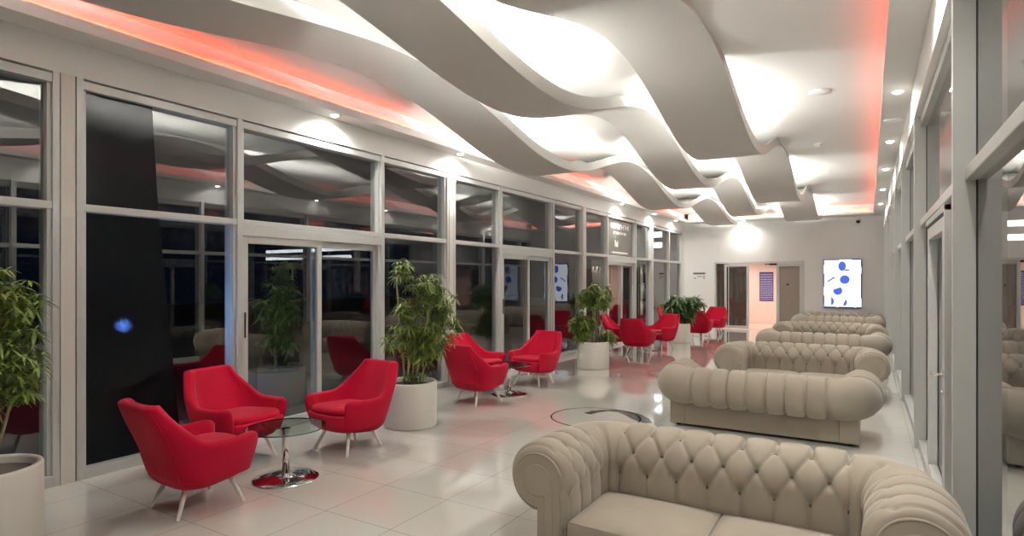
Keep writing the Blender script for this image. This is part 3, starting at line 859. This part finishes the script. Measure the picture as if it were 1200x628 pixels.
def plant(loc, label, stems, clumps, leaf_m, seed, pot=(.29, .49), leaf=(.11, .026, 8), soil_z=.05):
    rnd = random.Random(seed)
    root = empty('potted_plant', loc); tag(root, label, 'potted plant', 'plants in white tubs')
    r, h = pot
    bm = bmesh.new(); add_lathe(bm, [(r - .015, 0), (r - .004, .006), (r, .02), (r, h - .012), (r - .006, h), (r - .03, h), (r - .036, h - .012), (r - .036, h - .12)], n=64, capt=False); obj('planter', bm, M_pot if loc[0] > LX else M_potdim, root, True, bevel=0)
    bm = bmesh.new(); add_lathe(bm, [(r - .034, h - soil_z - .02), (r - .034, h - soil_z), (r * .5, h - soil_z + .015), (.03, h - soil_z + .03)], n=40); obj('soil', bm, M_soil, root)
    def P(a): return RV * a[0] + FV * a[1] + Vector((0, 0, a[2]))
    for s in stems:
        p0, p1 = P(s[0]), P(s[1]); pts = []; k = Vector((rnd.uniform(-.03, .03), rnd.uniform(-.03, .03), 0))
        for i in range(9):
            t = i / 8; pts.append(p0.lerp(p1, t) + k * math.sin(t * math.pi))
        bm = bmesh.new(); add_tube(bm, pts, [s[2] * (1 - .5 * i / 8) for i in range(9)], 8); obj('stem', bm, M_stem, root, True)
    bm = bmesh.new()
    for (c, rad, cnt) in clumps:
        for _ in range(cnt):
            v = Vector((rnd.gauss(0, 1), rnd.gauss(0, 1), rnd.gauss(0, 1))).normalized() * rnd.random() ** .45
            q = P((c[0] + v.x * rad[0], c[1] + v.y * rad[1], c[2] + v.z * rad[2]))
            # never through the glass wall
            if loc[0] > LX and loc[0] + q.x < LX + .12: q.x = LX + .12 - loc[0] + rnd.uniform(0, .06)
            whorl(bm, q, rnd, leaf[0], leaf[2], leaf[1])
    obj('foliage', bm, leaf_m, root, True)
    return root
plant((-4.36, 5.02, 0), 'tall leafy plant in a white tub between the two nearest groups of red chairs',
      [((-.06, 0, .45), (-.17, 0, 1.72), .014), ((.0, .05, .45), (.06, .05, 1.6), .012), ((.05, -.04, .45), (.26, .0, 1.55), .013), ((.09, .03, .45), (.38, .05, 1.2), .01), ((-.02, -.06, .45), (-.05, -.08, 1.2), .01)],
      [((-.12, 0, 1.74), (.15, .15, .12), 26), ((.18, .02, 1.55), (.22, .2, .16), 46), ((.32, .05, 1.33), (.2, .2, .18), 46), ((.0, -.02, 1.3), (.22, .2, .14), 34),
       ((.05, 0, 1.0), (.30, .24, .17), 72), ((.28, .0, .98), (.2, .2, .16), 40), ((-.14, 0, .98), (.16, .18, .16), 26), ((.12, 0, .78), (.26, .2, .10), 30), ((.44, 0, 1.12), (.12, .14, .12), 14), ((.05, 0, .55), (.12, .12, .06), 10)],
      M_leafA, 11, leaf=(.10, .02, 9))
plant((-4.32, 10.0, 0), 'leafy plant in two green tiers in a white tub, midway along the left glass wall',
      [((-.03, 0, .44), (-.02, 0, 1.35), .016), ((.05, .03, .44), (.1, .03, 1.3), .014), ((.1, -.03, .44), (.2, 0, 1.1), .012)],
      [((.04, 0, 1.33), (.31, .28, .2), 120), ((.04, 0, 1.18), (.34, .28, .08), 36), ((-.18, 0, .80), (.25, .26, .22), 110), ((-.2, 0, .58), (.16, .2, .1), 26), ((.26, 0, .60), (.18, .2, .14), 34)],
      M_leafA, 23, leaf=(.12, .03, 8))
plant((-4.2, 15.25, 0), 'low spreading dark bush in a white tub near the end wall',
      [((0, 0, .44), (-.12, 0, .95), .014), ((.03, 0, .44), (.25, 0, 1.0), .014), ((0, .03, .44), (0, .1, 1.0), .012)],
      [((-.06, 0, 1.0), (.32, .28, .22), 80), ((.32, 0, .98), (.3, .26, .22), 64), ((-.2, 0, .8), (.22, .22, .18), 36), ((.1, 0, .72), (.36, .26, .16), 54)],
      M_leafB, 37, leaf=(.17, .05, 7))
plant((-4.53, 1.37, 0), 'leafy plant in a white tub cut off by the left edge of the photo',
      [((-.02, 0, .44), (-.05, 0, 1.5), .014), ((.05, 0, .44), (.1, 0, 1.45), .013), ((.0, .05, .44), (.16, .06, 1.1), .012)],
      [((.02, 0, 1.5), (.30, .24, .2), 130), ((.07, 0, 1.2), (.28, .24, .22), 140), ((.0, 0, .97), (.27, .24, .16), 90)],
      M_leafA, 41, leaf=(.085, .017, 9))
plant((-5.98, 4.5, -.05), 'potted plant in a tub coloured darker for the dim night, standing outside behind the nearest glass door',
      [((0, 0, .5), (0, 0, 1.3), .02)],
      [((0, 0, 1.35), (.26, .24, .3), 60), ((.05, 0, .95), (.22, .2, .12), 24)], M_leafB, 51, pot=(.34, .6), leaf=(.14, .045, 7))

# ------------------------------------------------------------------ black sheet on the first window
m = bpy.data.materials.new('black_sheet'); n, l = nodes_of(m); b = n['Principled BSDF']
b.inputs['Base Color'].default_value = (.006, .006, .007, 1); b.inputs['Roughness'].default_value = .14; b.inputs['Specular IOR Level'].default_value = .16
rf = n.new('ShaderNodeBsdfRefraction'); rf.inputs['IOR'].default_value = 1.2; rf.inputs['Roughness'].default_value = .42; rf.inputs[0].default_value = (.6, .7, 1, 1)
mx = n.new('ShaderNodeMixShader'); mx.inputs[0].default_value = .06
l.new(b.outputs[0], mx.inputs[1]); l.new(rf.outputs[0], mx.inputs[2]); l.new(mx.outputs[0], n['Material Output'].inputs[0])
bm = bmesh.new()
xs = GLX + .012
add_prism(bm, [(xs, 2.31, .09), (xs, 3.10, .09), (xs, 2.90, 2.16), (xs, 2.31, 2.16)], (.004, 0, 0))
add_prism(bm, [(xs, 2.31, 2.228), (xs, 2.895, 2.228), (xs, 2.84, 3.15), (xs, 2.31, 3.15)], (.004, 0, 0))
tag(obj('black_sheet', bm, m), 'dark sheet covering the left half of the nearest full window', 'sheet')

# ------------------------------------------------------------------ poster over the far door
root = empty('poster', (LX - .06, 14.42, 2.25)); tag(root, 'dark poster with white lettering in the glass above the far left door', 'poster')
box('print', -.012, 0, -.82, .86, 0, .88, pmat('poster_print', (.12, .115, .095), .35, var=.3, vscale=3), root)
bm = bmesh.new(); rnd = random.Random(5)
def glyphs(x0, x1, z0, z1, n_):
    wdt = (x1 - x0) / n_
    for i in range(n_):
        a = x0 + i * wdt; b_ = a + wdt * .78; t = wdt * .2
        add_box(bm, 0, .003, a, a + t, z0, z1)
        k = rnd.randrange(4)
        if k != 0: add_box(bm, 0, .003, a + t, b_, z1 - (z1 - z0) * .18, z1)
        if k != 1: add_box(bm, 0, .003, a + t, b_, (z0 + z1) / 2 - .01, (z0 + z1) / 2 + .012)
        if k > 1: add_box(bm, 0, .003, b_ - t, b_, z0, z1 - (z1 - z0) * .18)
glyphs(-.62, .66, .66, .78, 9); glyphs(-.46, .46, .52, .585, 9)
for y_, h_ in ((-.36, .17), (-.27, .11), (-.2, .15)): add_box(bm, 0, .003, y_, y_ + .05, .2, .2 + h_)
add_box(bm, 0, .003, -.55, .55, .035, .075)
obj('lettering', bm, M_white, root)

# ------------------------------------------------------------------ bottle racks behind the far panes
def rack(y0, y1, label, tagname):
    root = empty('display_rack', (LX - .32, (y0 + y1) / 2, -.0)); tag(root, label, 'display rack', 'bottle racks behind the glass')
    hw = (y1 - y0) / 2 - .06
    box('back_panel', -.12, -.1, -hw, hw, .02, 2.12, M_wood, root)
    for s_ in (-1, 1): box('side_panel', -.1, .12, s_ * hw - .012, s_ * hw + .012, .02, 2.12, M_wood, root)
    zs = [.12, .59, 1.06, 1.53]
    for z in zs + [2.0]: box('shelf', -.1, .12, -hw + .012, hw - .012, z - .03, z, M_wood, root)
    for z in zs[1:] + [2.0]: box('added_shelf_glow', .07, .085, -hw + .03, hw - .03, z - .042, z - .031, M_shelf, root); box('shelf_lip', .108, .12, -hw + .012, hw - .012, z - .07, z - .031, M_wood, root)  # glowing strips added to brighten the bottles, the lips hide them
    return root, hw, zs
bproto = None
for (y0, y1, lab, where) in ((12.85, 14.25, 'dark rack of bottles behind the glass left of the poster door', 'left'), (16.35, 17.75, 'dark rack of bottles behind the glass right of the poster door', 'right')):
    root, hw, zs = rack(y0, y1, lab, where)
    for lv, z in enumerate(zs):
        nB = 6
        for i in range(nB):
            r_ = random.choice((0, 1, 1, 2)); 
            if bproto is None or (r_ not in bproto):
                if bproto is None: bproto = {}
                bm = bmesh.new(); add_lathe(bm, [(.058, 0), (.062, .01), (.062, .25), (.045, .31), (.022, .34), (.02, .41), (.022, .415)], n=16)
                bt = obj('bottle', bm, (M_bdark, M_bwhite, M_brose)[r_], None, True); bproto[r_] = bt
            else:
                bt = bproto[r_].copy(); COL.objects.link(bt)
            bt.location = (LX - .32 + .03, (y0 + y1) / 2 - hw + .1 + i * (2 * hw - .2) / (nB - 1), z)
            tag(bt, '%s bottle on the %s shelf of the rack %s of the poster door' % (('dark', 'pale', 'rose')[r_], ('lowest', 'second', 'third', 'top')[lv], where), 'bottle', '%s bottles, %s shelf, rack %s of the poster door' % (('dark', 'pale', 'rose')[r_], ('lowest', 'second', 'third', 'top')[lv], where))

# ------------------------------------------------------------------ lamps out in the dark
def ball(name, loc, r, m, label, cat, group=None):
    bm = bmesh.new(); bmesh.ops.create_uvsphere(bm, u_segments=12, v_segments=8, radius=r); o = obj(name, bm, m, None, True); o.location = loc; tag(o, label, cat, group)
root = empty('blue_spot_lamp', (-5.8, 2.75, -.05)); tag(root, 'small blue-white lamp added behind the black sheet to make its blurred blue spot', 'lamp')  # added lamp, blurred by the sheet to imitate a reflected blue spot
bm = bmesh.new(); add_lathe(bm, [(.06, 0), (.06, .01), (.012, .02), (.012, 1.2), (.02, 1.21)], n=16); obj('post', bm, M_black, root, True)
bm = bmesh.new(); bmesh.ops.create_uvsphere(bm, u_segments=12, v_segments=8, radius=.05); bmesh.ops.translate(bm, verts=bm.verts, vec=(0, 0, 1.245)); obj('bulb', bm, M_bulb, root, True)
def tubes(x0, x1, y, zs, h, px, label):
    root = empty('lamp_stand', (px, y, -.05)); tag(root, label, 'lamp', 'lamp stands outside the glass')
    bm = bmesh.new(); add_lathe(bm, [(.15, 0), (.15, .02), (.03, .03), (.03, max(zs) + .2), (.02, max(zs) + .22)], n=16); obj('post', bm, M_black, root, True)
    for z in zs: box('tube_light', x0 - px, x1 - px, -.03, .03, z + .05 - h / 2, z + .05 + h / 2, M_tube, root, .01)
tubes(1.62, 5.5, 12, (2.50, 2.28), .09, 5.5, 'lamp stand with two long white tubes outside the right glass')
tubes(-7.2, -6.82, 22.4, (3.36, 2.96), .2, -7.2, 'lamp stand with two short white tubes seen through the last left panes')
